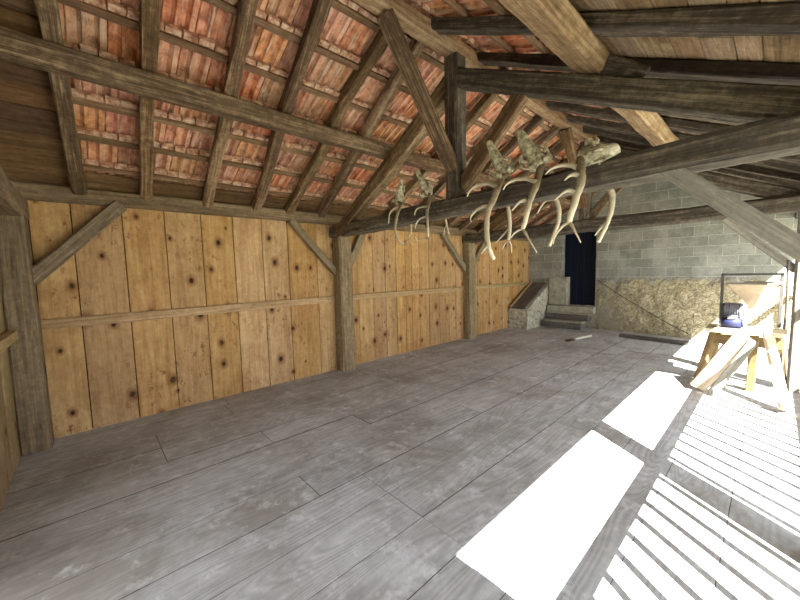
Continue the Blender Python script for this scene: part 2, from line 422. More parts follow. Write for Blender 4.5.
# low rendered reveal block in the doorway and door leaf
bm = bmesh.new(); box(bm, (.60, YF - .05, DZ0), (1.085, YF + .3, 1.335), bev=.012); struct(link('trim_1', bm, M_concrete))
bm = bmesh.new()
xx = DX0 + .01
for k in range(5):
    w = (DX1 - DX0 - .02) / 5; box(bm, (xx + .003, YF + .16, DZ0 + .005), (xx + w - .003, YF + .2, DZ1), bev=.004); xx += w
box(bm, (DX0, YF + .205, DZ0), (DX1, YF + .22, DZ1))
d = struct(link('door_1', bm, M_door))

# ------------------------------------------------------------------ roof cover; unseen stretch past the near gable added to block sun
def slope_M(side):
    """local x = down-slope to up-slope distance from ridge side, y = world Y, z = outward normal; origin at X=0 (left) or X=2.65 (right)"""
    if side == 'L':
        e = Vector((1, 0, LS)).normalized(); n = NL; O = Vector((0, 0, zl(0)))
        y = Vector((0, 1, 0))
    else:
        e = Vector((-1, 0, -RS)).normalized(); n = NR; O = Vector((2.65, 0, zr(2.65))); y = Vector((0, 1, 0))
    return Matrix(((e.x, y.x, n.x, O.x), (e.y, y.y, n.y, O.y), (e.z, y.z, n.z, O.z), (0, 0, 0, 1)))
ML = slope_M('L'); MR = slope_M('R')
RHL, RHR = .11, .088                       # rafter depth on each slope
BT = .03                                  # batten thickness
PROF = [(0, .010), (.006, -.010), (.014, .018), (.03, .026), (.062, .028), (.078, .012), (.086, -.008), (.10, -.010), (.110, .010), (.122, .026), (.155, .028), (.17, .012), (.182, -.010), (.212, -.012), (.222, .004)]
def tile_rows(bm, M, rows, n0, y0, y1, tw=.222):
    for (s0, s1) in rows:
        y = y0 + random.uniform(-.1, 0)
        while y < y1:
            j = random.uniform(-.004, .004); js = random.uniform(-.012, .012)
            lo = []; hi = []
            for (py, pn) in PROF:
                lo.append(bm.verts.new(M @ Vector((s0 - .07 + js, y + py, n0 + .058 + pn + j))))
                hi.append(bm.verts.new(M @ Vector((s1 + js, y + py, n0 + .024 + pn + j))))
            for a in range(len(PROF) - 1):
                bm.faces.new((lo[a], hi[a], hi[a + 1], lo[a + 1])).material_index = 0
            # lime-crusted nib lip hooked behind the batten
            for (a, b) in ((.0, .10), (.104, .214)):
                z_ = random.uniform(-.004, .003)
                box(bm, (s1 - .028 + js, y + a + random.uniform(0, .006), n0 - .006 + z_), (s1 + .02 + js, y + b - random.uniform(0, .006), n0 + .03), 1, M=M)
            y += tw
    ss = [r[0] for r in rows] + [rows[-1][1]]
    box(bm, (min(ss) - .1, y0, n0 + .12), (max(ss) + .1, y1, n0 + .14), 2, M=M)
kL = math.sqrt(1 + LS * LS); kR = math.sqrt(1 + RS * RS)
BX = [.05, .39, .735, 1.08, 1.43, 1.78, 2.13, 2.47]
rows = [(a * kL, b * kL) for a, b in zip([-.32] + BX, BX + [2.80])]
bm = bmesh.new(); tile_rows(bm, ML, rows[1:], RHL + BT, -.12, YF + .3)
struct(link('ceiling', bm, [M_tile, M_lime, M_backing]))
BXR = [3.62, 3.28, 2.94]                  # right slope tiles only between ridge and purlin
rowsR = [((2.65 - 3.96) * kR, (2.65 - 3.62) * kR), ((2.65 - 3.62) * kR, (2.65 - 3.28) * kR), ((2.65 - 3.28) * kR, (2.65 - 2.94) * kR), ((2.65 - 2.94) * kR, (2.65 - 2.60) * kR)]
bm = bmesh.new(); tile_rows(bm, MR, rowsR, RHR + BT, -3.0, YF + .3)
struct(link('ceiling', bm, [M_tile, M_lime, M_backing]))
# boards on the lower right slope
bm = bmesh.new(); s = (2.65 - 3.80) * kR; send = (2.65 - EAVE) * kR
while s > send:
    w = random.choice((.06, .13, .17, .2, .22)); e = max(s - w, send)
    yy = -3.0
    while yy < YF + .3:
        l = random.uniform(2.2, 3.6); dn = random.uniform(0, .006)
        box(bm, (e + .003, yy + .002, RHR + dn), (s - .003, min(yy + l, YF + .3) - .002, RHR + .024 + dn), 0, M=MR, bev=.003); yy += l
    s -= w
box(bm, (send, -3.0, RHR + .034), ((2.65 - 3.8) * kR, YF + .3, RHR + .05), 1, M=MR)
struct(link('ceiling', bm, [M_board, M_backing]))
# boards over the end bay on the left and along the left eave
bm = bmesh.new(); s = .26 * kL
while s < 2.68 * kL:
    w = random.choice((.16, .2, .24, .28))
    box(bm, (s + .003, -3.0, RHL + random.uniform(-.03, .002)), (s + w - .003, -.045, RHL + .03), 0, M=ML, bev=.006); s += w
box(bm, (-.3 * kL, -3.0, RHL + .04), (2.7 * kL, -.03, RHL + .06), 1, M=ML)
struct(link('ceiling', bm, [M_boardL, M_backing]))
bm = bmesh.new(); box(bm, (-.42 * kL, -3.0, RHL), (.04 * kL, YF + .3, RHL + .03), 0, M=ML, bev=.004); box(bm, (.045 * kL, -3.0, RHL + .002), (.27 * kL, YF + .3, RHL + .026), 0, M=ML, bev=.004)
struct(link('ceiling', bm, [M_boardL]))

# battens under the tiles
for i, x in enumerate(BX[1:]):
    c = ML @ Vector((x * kL - .055, 0, RHL + BT / 2 - .001))
    timber('roof_batten', (c.x, -.10, c.z), (c.x, YF, c.z), .055, BT, M_batten, f'long thin batten under the red tiles, {ORD[i]} row up from the plank wall', 'batten', 'battens under the left tiles', up=NL, jit=.003, seg=.5)
for i, x in enumerate(BXR):
    c = MR @ Vector(((2.65 - x) * kR - .055, 0, RHR + BT / 2 - .001))
    timber('roof_batten', (c.x, -.9, c.z), (c.x, YF, c.z), .055, BT, M_batten, f'thin batten under the tiles right of the ridge, {ORD[2 - i]} row down from the ridge', 'batten', 'battens right of the ridge', up=NR, jit=.003, seg=.5)

# ------------------------------------------------------------------ rafters
left_r = [(.01, -.09, .005), (.555, .42, .02), (1.175, .985, .03), (1.765, 1.49, .05), (2.24, 2.13, .12), (2.74, 2.46, .03),
          (3.38, 3.22, .04), (3.98, 3.8, .03), (4.55, 4.4, .04), (5.12, 4.98, .03), (5.7, 5.55, .03), (6.2, 6.1, .03), (6.85, 6.75, .02), (7.45, 7.35, .02), (8.05, 7.95, .02), (8.65, 8.55, .02), (9.25, 9.2, .02)]
for i, (ya, yb, be) in enumerate(left_r):
    xa, xb = -.3, 2.56
    A = Vector((xa, ya + (ya - yb) * .15, zl(xa))) + NL * (RHL / 2); B = Vector((xb, yb, zl(xb))) + NL * (RHL / 2)
    timber('rafter', A, B, .115, RHL, M_timber, f'rough hewn rafter under the red tiles, {ORD[i]} from the left end of the barn', 'rafter', 'rafters on the tiled left slope', up=NL, jit=.009, bend=be, w2=.10)
right_r = [-.35, .35, 1.05, 1.78, 2.50, 3.22, 3.75, 4.3, 4.85, 5.5, 6.1, 6.75, 7.35, 7.95, 8.55, 9.15]
for i, yy in enumerate(right_r):
    xa, xb = EAVE - .03, 2.64
    A = Vector((xa, yy + random.uniform(-.03, .03), zr(xa))) + NR * (RHR / 2); B = Vector((xb, yy + random.uniform(-.03, .03), zr(xb))) + NR * (RHR / 2)
    timber('rafter', A, B, .135, RHR - .004, M_dark, f'dark rafter on the right slope, {ORD[i]} one counted from the near gable', 'rafter', 'rafters on the right slope', up=NR, jit=.007, bend=.02)

# ridge and purlins
timber('ridge_beam', (2.6, -3.0, 3.775), (2.6, YF, 3.775), .135, .15, M_pale, 'long ridge beam running along the top of the roof', 'beam', jit=.006, seg=.4)
timber('purlin', (1.5, -3.0, 3.095), (1.5, 2.97, 3.09), .15, .15, M_timber, 'long purlin crossing under the left rafters, near half up to the first truss', 'purlin', jit=.006)
timber('purlin', (1.52, 2.985, 3.08), (1.5, YF - .02, 3.09), .14, .14, M_timber, 'far half of the left purlin, running on behind the king post', 'purlin', jit=.006)
pc = Vector((3.852, 0, 3.02)) + NR * .065
timber('purlin', (pc.x, -3.0, pc.z), (pc.x, YF - .02, pc.z), .228, .13, M_pale, 'broad squared purlin under the right slope, knotty and pale underneath', 'purlin', up=NR, jit=.008)
timber('purlin_cleat', (3.98, 2.86, 3.01), (4.22, 2.86, 2.885), .13, .15, M_dark, 'short dark cleat on the principal rafter beside the broad right purlin', 'cleat', up=NR, jit=.003, taper=.65)

# ------------------------------------------------------------------ wall frame
timber('wall_plate', (.02, -.95, 2.445), (.02, YF, 2.445), .16, .155, M_frame, 'long wall plate on top of the plank wall, under the rafter feet', 'beam', jit=.005)
timber('wall_rail', (.022, -.36, 1.165), (.022, 2.945, 1.175), .05, .10, M_rail, 'pale horizontal rail across the planks left of the middle post', 'rail', jit=.004)
timber('wall_rail', (.022, 3.205, 1.175), (.022, 6.375, 1.165), .05, .095, M_rail, 'pale horizontal rail across the planks between the two free wall posts', 'rail', jit=.004)
timber('wall_rail', (.022, 6.635, 1.17), (.022, YF - .02, 1.16), .05, .09, M_rail, 'pale horizontal rail across the last planks before the masonry wall', 'rail', jit=.004)
timber('wall_post', (.14, -.47, 0), (.13, -.47, 2.365), .22, .30, M_frame, 'stout corner post at the left edge beside the end wall', 'post', jit=.008, taper=.12)
timber('wall_post', (.12, 3.075, 0), (.12, 3.075, 2.365), .24, .235, M_frame, 'square wall post with braces standing against the planks mid wall', 'post', jit=.006)
timber('wall_post', (.10, 6.505, 0), (.10, 6.505, 2.365), .24, .21, M_frame, 'wall post farther along the planks, before the stone ramp', 'post', jit=.006)
UX = (1, 0, 0)
def wbrace(A, B, w, lab): timber('wall_brace', A, B, w, .085, M_frame, lab, 'brace', up=UX, jit=.005)
wbrace((.09, -.40, 1.60), (.09, .33, 2.38), .13, 'diagonal brace from the corner post up to the wall plate')
wbrace((.06, 2.98, 1.60), (.06, 2.25, 2.38), .10, 'thin diagonal brace on the left side of the middle wall post')
wbrace((.07, 3.17, 1.62), (.07, 3.60, 2.38), .12, 'diagonal brace on the right side of the middle wall post')
wbrace((.06, 6.40, 1.60), (.06, 5.62, 2.38), .12, 'diagonal brace on the left side of the farther wall post')
wbrace((.06, 6.60, 1.60), (.06, 7.30, 2.38), .12, 'diagonal brace on the right side of the farther wall post')
timber('end_rail', (.06, Y0 + .04, 1.12), (1.7, Y0 + .03, 1.11), .07, .085, M_rail, 'pale rounded rail end jutting out at the left edge', 'rail', jit=.006)

# ------------------------------------------------------------------ trusses
def truss(yL, yR, yP, lab, tz, th, rp, full=True):
    cx = lambda x: yL + (yR - yL) * x / 5.2
    timber('tie_beam', (.0, cx(0), tz), (5.32, cx(5.3), tz), .265, th, M_grey if False else M_dark, f'heavy horizontal tie beam {lab}', 'beam', jit=.012, bend=.02, ch=.16)
    if not full: return
    zt = tz + th / 2
    timber('king_post', (2.6, yP, zt - .01), (2.6, yP, 3.70), .175, .16, M_dark, f'upright king post standing on the tie beam {lab}', 'post', jit=.004)
    def lp(x): return 2.368 + .56 * (x - .361) - .105
    timber('principal_rafter', (.30, yP + .07, lp(.30)), (2.54, yP + .02, lp(2.54)), .14, .185, M_timber, f'sloping left principal rafter of the truss {lab}', 'rafter', jit=.006, up=NL)
    def rpz(x): return 3.483 - .4735 * (x - 2.834) - .088
    timber('principal_rafter', (2.66, yP + .0, rpz(2.66)), (5.28, yP - .02, rpz(5.28)), .14, .165, M_dark, f'dark right principal rafter of the truss {lab}', 'rafter', jit=.005, up=NR)
    timber('strut', (2.66, yP + .03, 2.44), (3.36, yP + .03, 3.16), .10, .13, M_timber, f'slanting strut right of the king post {lab}', 'strut', jit=.004)
truss(3.04, 2.735, 2.87, 'hung with the antlers', 2.25, .165, True)
truss(6.50, 6.38, 6.42, 'nearest the masonry wall', 2.30, .2, False)
timber('tie_beam', (-.05, -.46, 2.27), (5.3, -.46, 2.27), .2, .19, M_frame, 'end tie beam showing only at the left edge of the view', 'beam', jit=.008)
timber('ridge_brace', (2.6, 2.82, 2.62), (2.6, 1.96, 3.70), .10, .135, M_timber, 'slanting brace from the near king post up to the ridge beam', 'brace', up=UX, jit=.004)
timber('ridge_brace', (2.6, 6.36, 2.62), (2.6, 5.55, 3.70), .10, .135, M_timber, 'slanting brace from the far king post up to the ridge beam', 'brace', up=UX, jit=.004)
timber('wall_plate', (5.13, Y0, 2.45), (5.13, YF, 2.45), .16, .16, M_dark, 'wall plate carrying the eave of the right slope above the railing', 'beam', jit=.005)
# right posts and their braces
timber('open_side_post', (5.13, 2.74, 0), (5.13, 2.74, 2.17), .18, .20, M_grey, 'post of the open side under the antler tie beam', 'post', jit=.003)
timber('open_side_post', (5.11, 6.40, 0), (5.11, 6.40, 2.20), .19, .20, M_grey, 'sunlit post of the open side behind the hopper machine', 'post', jit=.003)
timber('tie_brace', (5.06, 2.71, 1.545), (4.36, 2.71, 2.205), .095, .07, M_grey, 'weathered grey brace from the antler tie beam down to the right', 'brace', up=UX if False else (0, 1, 0), jit=.003, ch=.08)
timber('tie_brace', (5.03, 6.40, 1.49), (4.36, 6.40, 2.19), .085, .07, M_grey, 'thinner brace under the far tie beam above the hopper', 'brace', up=(0, 1, 0), jit=.003)

# ------------------------------------------------------------------ railing on the open side
def railing(y0, y1, lab):
    e = empty('railing', (5.13, (y0 + y1) / 2, 0), f'slatted wooden railing on the open side {lab}', 'railing', 'railings on the open side')
    L = y1 - y0
    bm = bmesh.new(); box(bm, (-.05, -L / 2, 1.01), (.05, L / 2, 1.05), bev=.006); link('handrail', bm, M_grey, e)
    bm = bmesh.new(); box(bm, (-.02, -L / 2, .02), (.02, L / 2, .06), bev=.004); link('bottom_rail', bm, M_grey, e)
    n = int(L / .2); p = L / n
    me = None
    for i in range(n):
        if me is None:
            bm = bmesh.new(); box(bm, (-.014, -.020, .061), (.014, .020, 1.009), bev=.003); b = link('baluster', bm, M_grey, e); me = b.data
        else:
            b = bpy.data.objects.new('baluster', me); COL.objects.link(b); b.parent = e
        b.location = (0, -L / 2 + p * (i + .5), 0)
railing(.43, 2.64, 'nearest to the viewer')
railing(2.84, 6.30, 'between the two open side posts')
railing(6.50, YF - .06, 'ending at the masonry wall')

# ------------------------------------------------------------------ stone ramp, steps, odds and ends
e = empty('stone_parapet', (.30, 8.95, 0), 'low whitewashed stone parapet with a sloping plank cap beside the steps', 'parapet')
bm = bmesh.new()
prof = [(8.40, 0), (8.36, .25), (8.40, .52), (8.75, .72), (9.1, .91), (9.55, 1.12), (9.55, .5), (9.55, 0), (9.1, 0), (8.75, 0)]
def zt_(y): return .52 + (y - 8.40) * .522 if y > 8.4 else .52
NYp, NZp, NXp = 14, 10, 7
grid = {}
for a in range(NXp + 1):
    for b in range(NYp + 1):
        for c in range(NZp + 1):
            if a in (0, NXp) or b in (0, NYp) or c in (0, NZp):
                x = .03 + .53 * a / NXp; yy = 8.38 + (YF - .02 - 8.38) * b / NYp; z = zt_(yy) * c / NZp
                d = noise.noise_vector((x * 6, yy * 6, z * 6)) * .028 + noise.noise_vector((x * 17, yy * 17, z * 17)) * .010
                p = Vector((x, yy, z)) + d * (0 if c == 0 else 1); p.z = max(0, p.z)
                if a == 0: p.x = max(p.x, .012)
                if b == NYp: p.y = min(p.y, YF - .01)
                grid[a, b, c] = bm.verts.new(p - Vector((.30, 8.95, 0)))
def quad(*k):
    bm.faces.new([grid[q] for q in k])
for a in range(NXp):
    for b in range(NYp):
        quad((a, b, NZp), (a + 1, b, NZp), (a + 1, b + 1, NZp), (a, b + 1, NZp)); quad((a, b, 0), (a, b + 1, 0), (a + 1, b + 1, 0), (a + 1, b, 0))
for a in range(NXp):
    for c in range(NZp):
        quad((a, 0, c), (a + 1, 0, c), (a + 1, 0, c + 1), (a, 0, c + 1)); quad((a, NYp, c), (a, NYp, c + 1), (a + 1, NYp, c + 1), (a + 1, NYp, c))
for b in range(NYp):
    for c in range(NZp):
        quad((0, b, c), (0, b, c + 1), (0, b + 1, c + 1), (0, b + 1, c)); quad((NXp, b, c), (NXp, b + 1, c), (NXp, b + 1, c + 1), (NXp, b, c + 1))
bmesh.ops.recalc_face_normals(bm, faces=bm.faces)
link('stone_body', bm, M_stone, e)
M, L = frame((.28, 8.34, .545), (.28, 9.53, 1.165))
O = Matrix.Translation((-.30, -8.95, 0))
bm = bmesh.new(); box(bm, (0, -.23, -.02), (L, .15, .025), bev=.006); o = link('plank_cap', bm, M_step, e); o.matrix_basis = O @ M
bm = bmesh.new(); box(bm, (0, .155, -.03), (L, .20, .06), bev=.006); o = link('edge_board', bm, M_rail, e); o.matrix_basis = O @ M

e = empty('entrance_steps', (1.1, 9.3, 0), 'dark worn steps leading up to the navy door', 'steps')
def stepbox(nm, a, b, m):
    bm = bmesh.new(); box(bm, [a[i] - (1.1, 9.3, 0)[i] for i in range(3)], [b[i] - (1.1, 9.3, 0)[i] for i in range(3)], bev=.008); return link(nm, bm, m, e)
stepbox('step', (.60, 9.10, 0), (1.60, 9.50, .165), M_step); stepbox('tread', (.58, 9.08, .166), (1.63, 9.34, .2), M_concrete)
stepbox('step', (.60, 9.35, .201), (1.68, 9.50, .36), M_step); stepbox('tread', (.58, 9.33, .361), (1.72, 9.50, .392), M_concrete)
stepbox('threshold', (.60, 9.41, .393), (1.79, 9.62, .565), M_concrete)
bm = bmesh.new()
timber('floor_plank', (2.55, 8.82, .036), (3.78, 8.68, .036), .13, .07, M_step, 'dark plank lying on the floor in front of the rubble wall', 'plank', jit=.004)
bm = bmesh.new(); cyl(bm, (0, 0, 0), (.13, .60, 0), .024, .022, n=10); o = link('white_stick', bm, M_stick); o.location = (1.95, 7.80, .025); tag(o, 'white stick lying on the floor in front of the steps', 'stick')
bm = bmesh.new(); box(bm, (-.1, -.04, 0), (.1, .04, .035), bev=.008); o = link('wood_offcut', bm, M_wedge); o.location = (1.92, 7.66, .001); o.rotation_euler = (0, 0, 1.3); tag(o, 'small dark wood offcut at the end of the white stick', 'offcut')
bm = bmesh.new(); pts = []
for i in range(9):
    t = i / 8; x = 1.84 + t * 1.85; z = 1.255 - t * 1.18 - .05 * math.sin(PI * t); pts.append((x, YF - .075 - .02 * math.sin(PI * t * 3), z))
tube(bm, pts, [.008] * 9, n=6); tag(link('wall_cable', bm, M_cable), 'thin dark cable slanting down across the rubble wall', 'cable')

# ------------------------------------------------------------------ trestle, mill and leaning boards in the sun
TB = Vector((4.60, 6.05, 0))
e = empty('work_trestle', TB, 'rough wooden trestle with splayed legs standing in the sun', 'trestle')
def tt(nm, A, B, w, h, m=M_trestle, up=(0, 0, 1), parent=None, base=TB, **kw):
    SEED[0] += 1; M, L = frame(Vector(A) - base, Vector(B) - base, up); o = link(nm, timber_bm(L, w, h, seed=SEED[0], jit=.003, **kw), m, parent or e); o.matrix_basis = M; return o
tt('top_board', (4.28, 5.92, .755), (4.98, 5.92, .755), .20, .05, M_plank_lit); tt('top_board', (4.28, 6.14, .755), (4.98, 6.14, .755), .20, .05, M_plank_lit)
tt('leg', (4.36, 6.02, .725), (4.20, 6.12, 0), .09, .08); tt('leg', (4.72, 5.90, .725), (4.70, 6.02, 0), .085, .08)
tt('leg', (4.36, 6.20, .725), (4.28, 6.42, 0), .08, .08); tt('leg', (4.92, 6.20, .725), (4.97, 6.42, 0), .08, .08)
tt('cross_rail', (4.33, 6.02, .62), (4.95, 6.02, .62), .06, .12)
tag(timber('leaning_board', (4.25, 5.62, .03), (4.63, 5.765, .74), .17, .035, M_plank_lit, up=(.5, -.8, .2), jit=.003), 'wide sunlit board leaning on the left front of the trestle', 'board')
tag(timber('leaning_board', (4.99, 5.35, .03), (4.83, 5.775, .76), .13, .035, M_plank_lit, up=(.8, -.5, .3), jit=.003), 'long sunlit board leaning against the trestle at right', 'board')
tag(timber('leaning_board', (4.40, 5.50, .03), (4.72, 5.76, .68), .09, .03, M_grey, up=(.5, -.8, .2), jit=.003), 'narrow pale board leaning between the other two boards', 'board')

MB_ = Vector((4.62, 6.05, .782))
e = empty('hopper_machine', MB_, 'machine with a tapering metal funnel hopper and dark blue motor on the trestle', 'machine')
def loc(p): return Vector(p) - MB_
bm = bmesh.new()
def funnel(bm, zt, zb, cx, cy, ht, hb, inn):
    r = []
    for z, h in ((zt, ht), (zb, hb), (zb - .06, hb)):
        r.append([bm.verts.new(Vector((sx * h, sy * h, z - .782))) for sx, sy in ((-1, -1), (1, -1), (1, 1), (-1, 1))])
    for a, b in zip(r, r[1:]):
        for j in range(4): bm.faces.new((a[j], b[j], b[(j + 1) % 4], a[(j + 1) % 4]))
funnel(bm, 1.345, 1.06, 4.685, 6.12, .185, .035, 0)
HM = Matrix.Translation((4.685 - MB_.x, 6.12 - MB_.y, 0)) @ Matrix.Rotation(-.38, 4, 'Z')
o = link('hopper', bm, M_hopper, e); o.matrix_basis = HM; md = o.modifiers.new('thick', 'SOLIDIFY'); md.thickness = .006
bm = bmesh.new()
zr_ = 1.345 - .782
for s in (-1, 1):
    box(bm, (-.2, s * .19 - .008, zr_ - .012), (.2, s * .19 + .008, zr_ + .012)); box(bm, (s * .19 - .008, -.181, zr_ - .012), (s * .19 + .008, .181, zr_ + .012))
link('hopper_rim', bm, M_steel, e).matrix_basis = HM
bm = bmesh.new()
for a, b in (((4.375, 6.17, .80), (4.405, 6.2, 1.46)), ((4.90, 6.17, .80), (4.93, 6.2, 1.45)), ((4.375, 6.17, 1.44), (4.93, 6.2, 1.465))):
    box(bm, loc(a), loc(b), bev=.003)
link('frame', bm, M_iron, e)
bm = bmesh.new(); cyl(bm, loc((4.42, 6.08, .99)), loc((4.60, 6.08, .99)), .10, n=24)
for k in range(7): 
    x = 4.44 + k * .022; cyl(bm, loc((x, 6.08, .99)), loc((x + .008, 6.08, .99)), .108, n=24)
o = link('grinding_drum', bm, M_motorg, e)
bm = bmesh.new(); box(bm, loc((4.60, 6.04, .94)), loc((4.76, 6.18, 1.015)), bev=.01); link('chute', bm, M_steel, e)
bm = bmesh.new(); cyl(bm, loc((4.42, 5.93, .855)), loc((4.60, 5.93, .855)), .062, n=24); cyl(bm, loc((4.60, 5.93, .855)), loc((4.615, 5.93, .855)), .05, n=24); box(bm, loc((4.46, 5.90, .784)), loc((4.57, 5.96, .80)))
mo = link('motor', bm, M_motor, e)
bm = bmesh.new(); box(bm, loc((4.47, 5.87, .90)), loc((4.56, 5.92, .95)), bev=.006); link('terminal_box', bm, M_motorg, mo)
bm = bmesh.new(); cyl(bm, loc((4.405, 5.93, .855)), loc((4.418, 5.93, .855)), .07, n=24); cyl(bm, loc((4.405, 6.08, .99)), loc((4.418, 6.08, .99)), .09, n=24); link('pulley', bm, M_iron, e)
bm = bmesh.new(); box(bm, loc((4.40, 5.86, .781)), loc((4.86, 6.22, .79)), bev=.002); link('base_plate', bm, M_steel, e)

bm = bmesh.new(); tube(bm, [(4.97, 6.24, 0), (4.955, 6.24, .6), (4.965, 6.24, 1.1), (4.95, 6.24, 1.62)], [.012] * 4, n=8)
tag(link('iron_rod', bm, M_iron), 'thin dark iron rod standing against the sunlit open side post', 'rod')

# ------------------------------------------------------------------ antler trophies on the tie beam
TROPHIES = {
 'T1': dict(
  skull= [(1.89, 2.72, 2.384), (2.004, 2.64, 2.617)] ,
  front= [(2.01, 2.64, 2.345), (2.038, 2.567, 2.247), (2.06, 2.513, 2.143), (2.078, 2.48, 2.053), (2.121, 2.46, 1.974), (2.167, 2.467, 1.908), (2.192, 2.5, 1.876)] ,
  ftines=[[(2.042, 2.64, 2.318), (1.938, 2.613, 2.309), (1.881, 2.587, 2.26), (1.881, 2.56, 2.135)],[(2.192, 2.5, 1.876), (2.337, 2.42, 1.902)],],
  back= [(1.78, 3.0, 2.276), (1.713, 3.08, 2.193), (1.669, 3.12, 2.1), (1.671, 3.08, 2.021)] ,
  btines=[[(1.671, 3.08, 2.021), (1.531, 3.14, 1.971)],[(1.671, 3.08, 2.021), (1.663, 3.14, 1.948)],]),
 'T2': dict(
  skull= [(2.372, 2.72, 2.307), (2.289, 2.64, 2.598)] ,
  front= [(2.431, 2.64, 2.288), (2.503, 2.53, 2.177), (2.553, 2.48, 2.07), (2.585, 2.45, 1.969), (2.538, 2.5, 1.928)] ,
  ftines=[[(2.538, 2.5, 1.928), (2.637, 2.42, 1.873)],[(2.538, 2.5, 1.928), (2.475, 2.473, 1.908), (2.452, 2.447, 1.894), (2.431, 2.42, 1.939)],[(2.509, 2.53, 2.137), (2.438, 2.503, 2.12), (2.407, 2.477, 2.077), (2.415, 2.45, 2.02)],[(2.409, 2.64, 2.261), (2.328, 2.613, 2.256), (2.295, 2.587, 2.233), (2.298, 2.56, 2.178)],],
  back= [(2.311, 3.0, 2.272), (2.276, 3.08, 2.195), (2.27, 3.12, 2.093), (2.327, 3.08, 2.009)] ,
  btines=[[(2.259, 3.12, 2.132), (2.203, 3.15, 2.083), (2.169, 3.18, 2.029)],]),
 'T3': dict(
  skull= [(3.256, 2.72, 2.384), (3.175, 2.64, 2.617)] ,
  front= [(3.256, 2.64, 2.354), (3.254, 2.585, 2.262), (3.245, 2.53, 2.159), (3.223, 2.505, 2.097), (3.22, 2.48, 1.997), (3.229, 2.465, 1.895), (3.258, 2.45, 1.783), (3.263, 2.475, 1.732), (3.275, 2.5, 1.679)] ,
  ftines=[[(3.254, 2.45, 1.793), (3.246, 2.41, 1.766), (3.24, 2.37, 1.723)],[(3.231, 2.505, 2.12), (3.178, 2.489, 2.122), (3.133, 2.473, 2.103), (3.095, 2.457, 2.069), (3.086, 2.441, 2.036), (3.105, 2.425, 1.999)],[(3.261, 2.585, 2.279), (3.178, 2.565, 2.321), (3.081, 2.545, 2.321), (3.022, 2.525, 2.285), (3.004, 2.505, 2.235)],],
  back= [(3.092, 3.0, 2.325), (3.07, 3.06, 2.236), (3.069, 3.1, 2.125), (3.071, 3.11, 2.01), (3.075, 3.08, 1.879)] ,
  btines=[[(3.075, 3.08, 1.879), (3.022, 3.11, 1.855), (2.971, 3.14, 1.8)],[(3.075, 3.08, 1.879), (3.085, 3.11, 1.828), (3.073, 3.14, 1.757)],[(3.06, 3.11, 1.999), (2.965, 3.14, 1.931), (2.877, 3.17, 1.871)],]),
 'T4': dict(
  skull= [(3.555, 2.72, 2.35), (3.46, 2.64, 2.62)] ,
  front= [(3.581, 2.64, 2.308), (3.595, 2.552, 2.202), (3.59, 2.5, 2.123), (3.585, 2.468, 2.047), (3.569, 2.46, 1.96), (3.526, 2.5, 1.9)] ,
  ftines=[[(3.526, 2.5, 1.904), (3.568, 2.473, 1.857), (3.608, 2.447, 1.808), (3.679, 2.42, 1.711)],[(3.526, 2.5, 1.904), (3.503, 2.473, 1.89), (3.484, 2.447, 1.867), (3.472, 2.42, 1.833)],[(3.584, 2.5, 2.109), (3.551, 2.473, 2.108), (3.522, 2.447, 2.093), (3.482, 2.42, 2.037)],[(3.605, 2.552, 2.245), (3.535, 2.532, 2.278), (3.455, 2.512, 2.286), (3.398, 2.492, 2.262), (3.375, 2.472, 2.218)],],
  back= [(3.528, 3.0, 2.279), (3.534, 3.048, 2.208), (3.55, 3.088, 2.127), (3.541, 3.112, 2.016), (3.516, 3.104, 1.922), (3.475, 3.08, 1.792)] ,
  btines=[[(3.531, 3.104, 1.965), (3.489, 3.134, 1.882), (3.474, 3.164, 1.815)],[(3.543, 3.048, 2.19), (3.455, 3.068, 2.198), (3.394, 3.088, 2.158), (3.348, 3.108, 2.096)],]),
 'T5': dict(
  skull= [(3.874, 2.72, 2.35), (4.089, 2.64, 2.373)] ,
  front= [(3.886, 2.64, 2.353), (3.91, 2.577, 2.281), (3.937, 2.523, 2.212), (3.945, 2.494, 2.153), (3.931, 2.471, 2.09), (3.917, 2.454, 2.009), (3.889, 2.471, 1.948), (3.871, 2.5, 1.905)] ,
  ftines=[[(3.872, 2.5, 1.911), (3.9, 2.473, 1.882), (3.93, 2.447, 1.839), (3.978, 2.42, 1.759)],[(3.871, 2.5, 1.908), (3.851, 2.48, 1.899), (3.824, 2.46, 1.867), (3.797, 2.44, 1.812), (3.798, 2.42, 1.763)],[(3.933, 2.471, 2.093), (3.895, 2.444, 2.113), (3.862, 2.418, 2.101), (3.819, 2.391, 2.057)],[(3.934, 2.523, 2.206), (3.905, 2.496, 2.225), (3.877, 2.47, 2.216), (3.858, 2.443, 2.186)],[(3.91, 2.577, 2.281), (3.848, 2.557, 2.309), (3.787, 2.537, 2.319), (3.732, 2.517, 2.304), (3.702, 2.497, 2.269)],],
  back= [(3.949, 3.0, 2.258), (3.963, 3.04, 2.193), (3.966, 3.08, 2.13), (3.957, 3.1, 2.056), (3.933, 3.12, 1.979), (3.907, 3.1, 1.89), (3.873, 3.08, 1.796)] ,
  btines=[[(3.928, 3.12, 1.972), (3.866, 3.15, 1.915), (3.814, 3.18, 1.858)],[(3.959, 3.04, 2.209), (3.901, 3.07, 2.221), (3.856, 3.1, 2.21)],]),
}
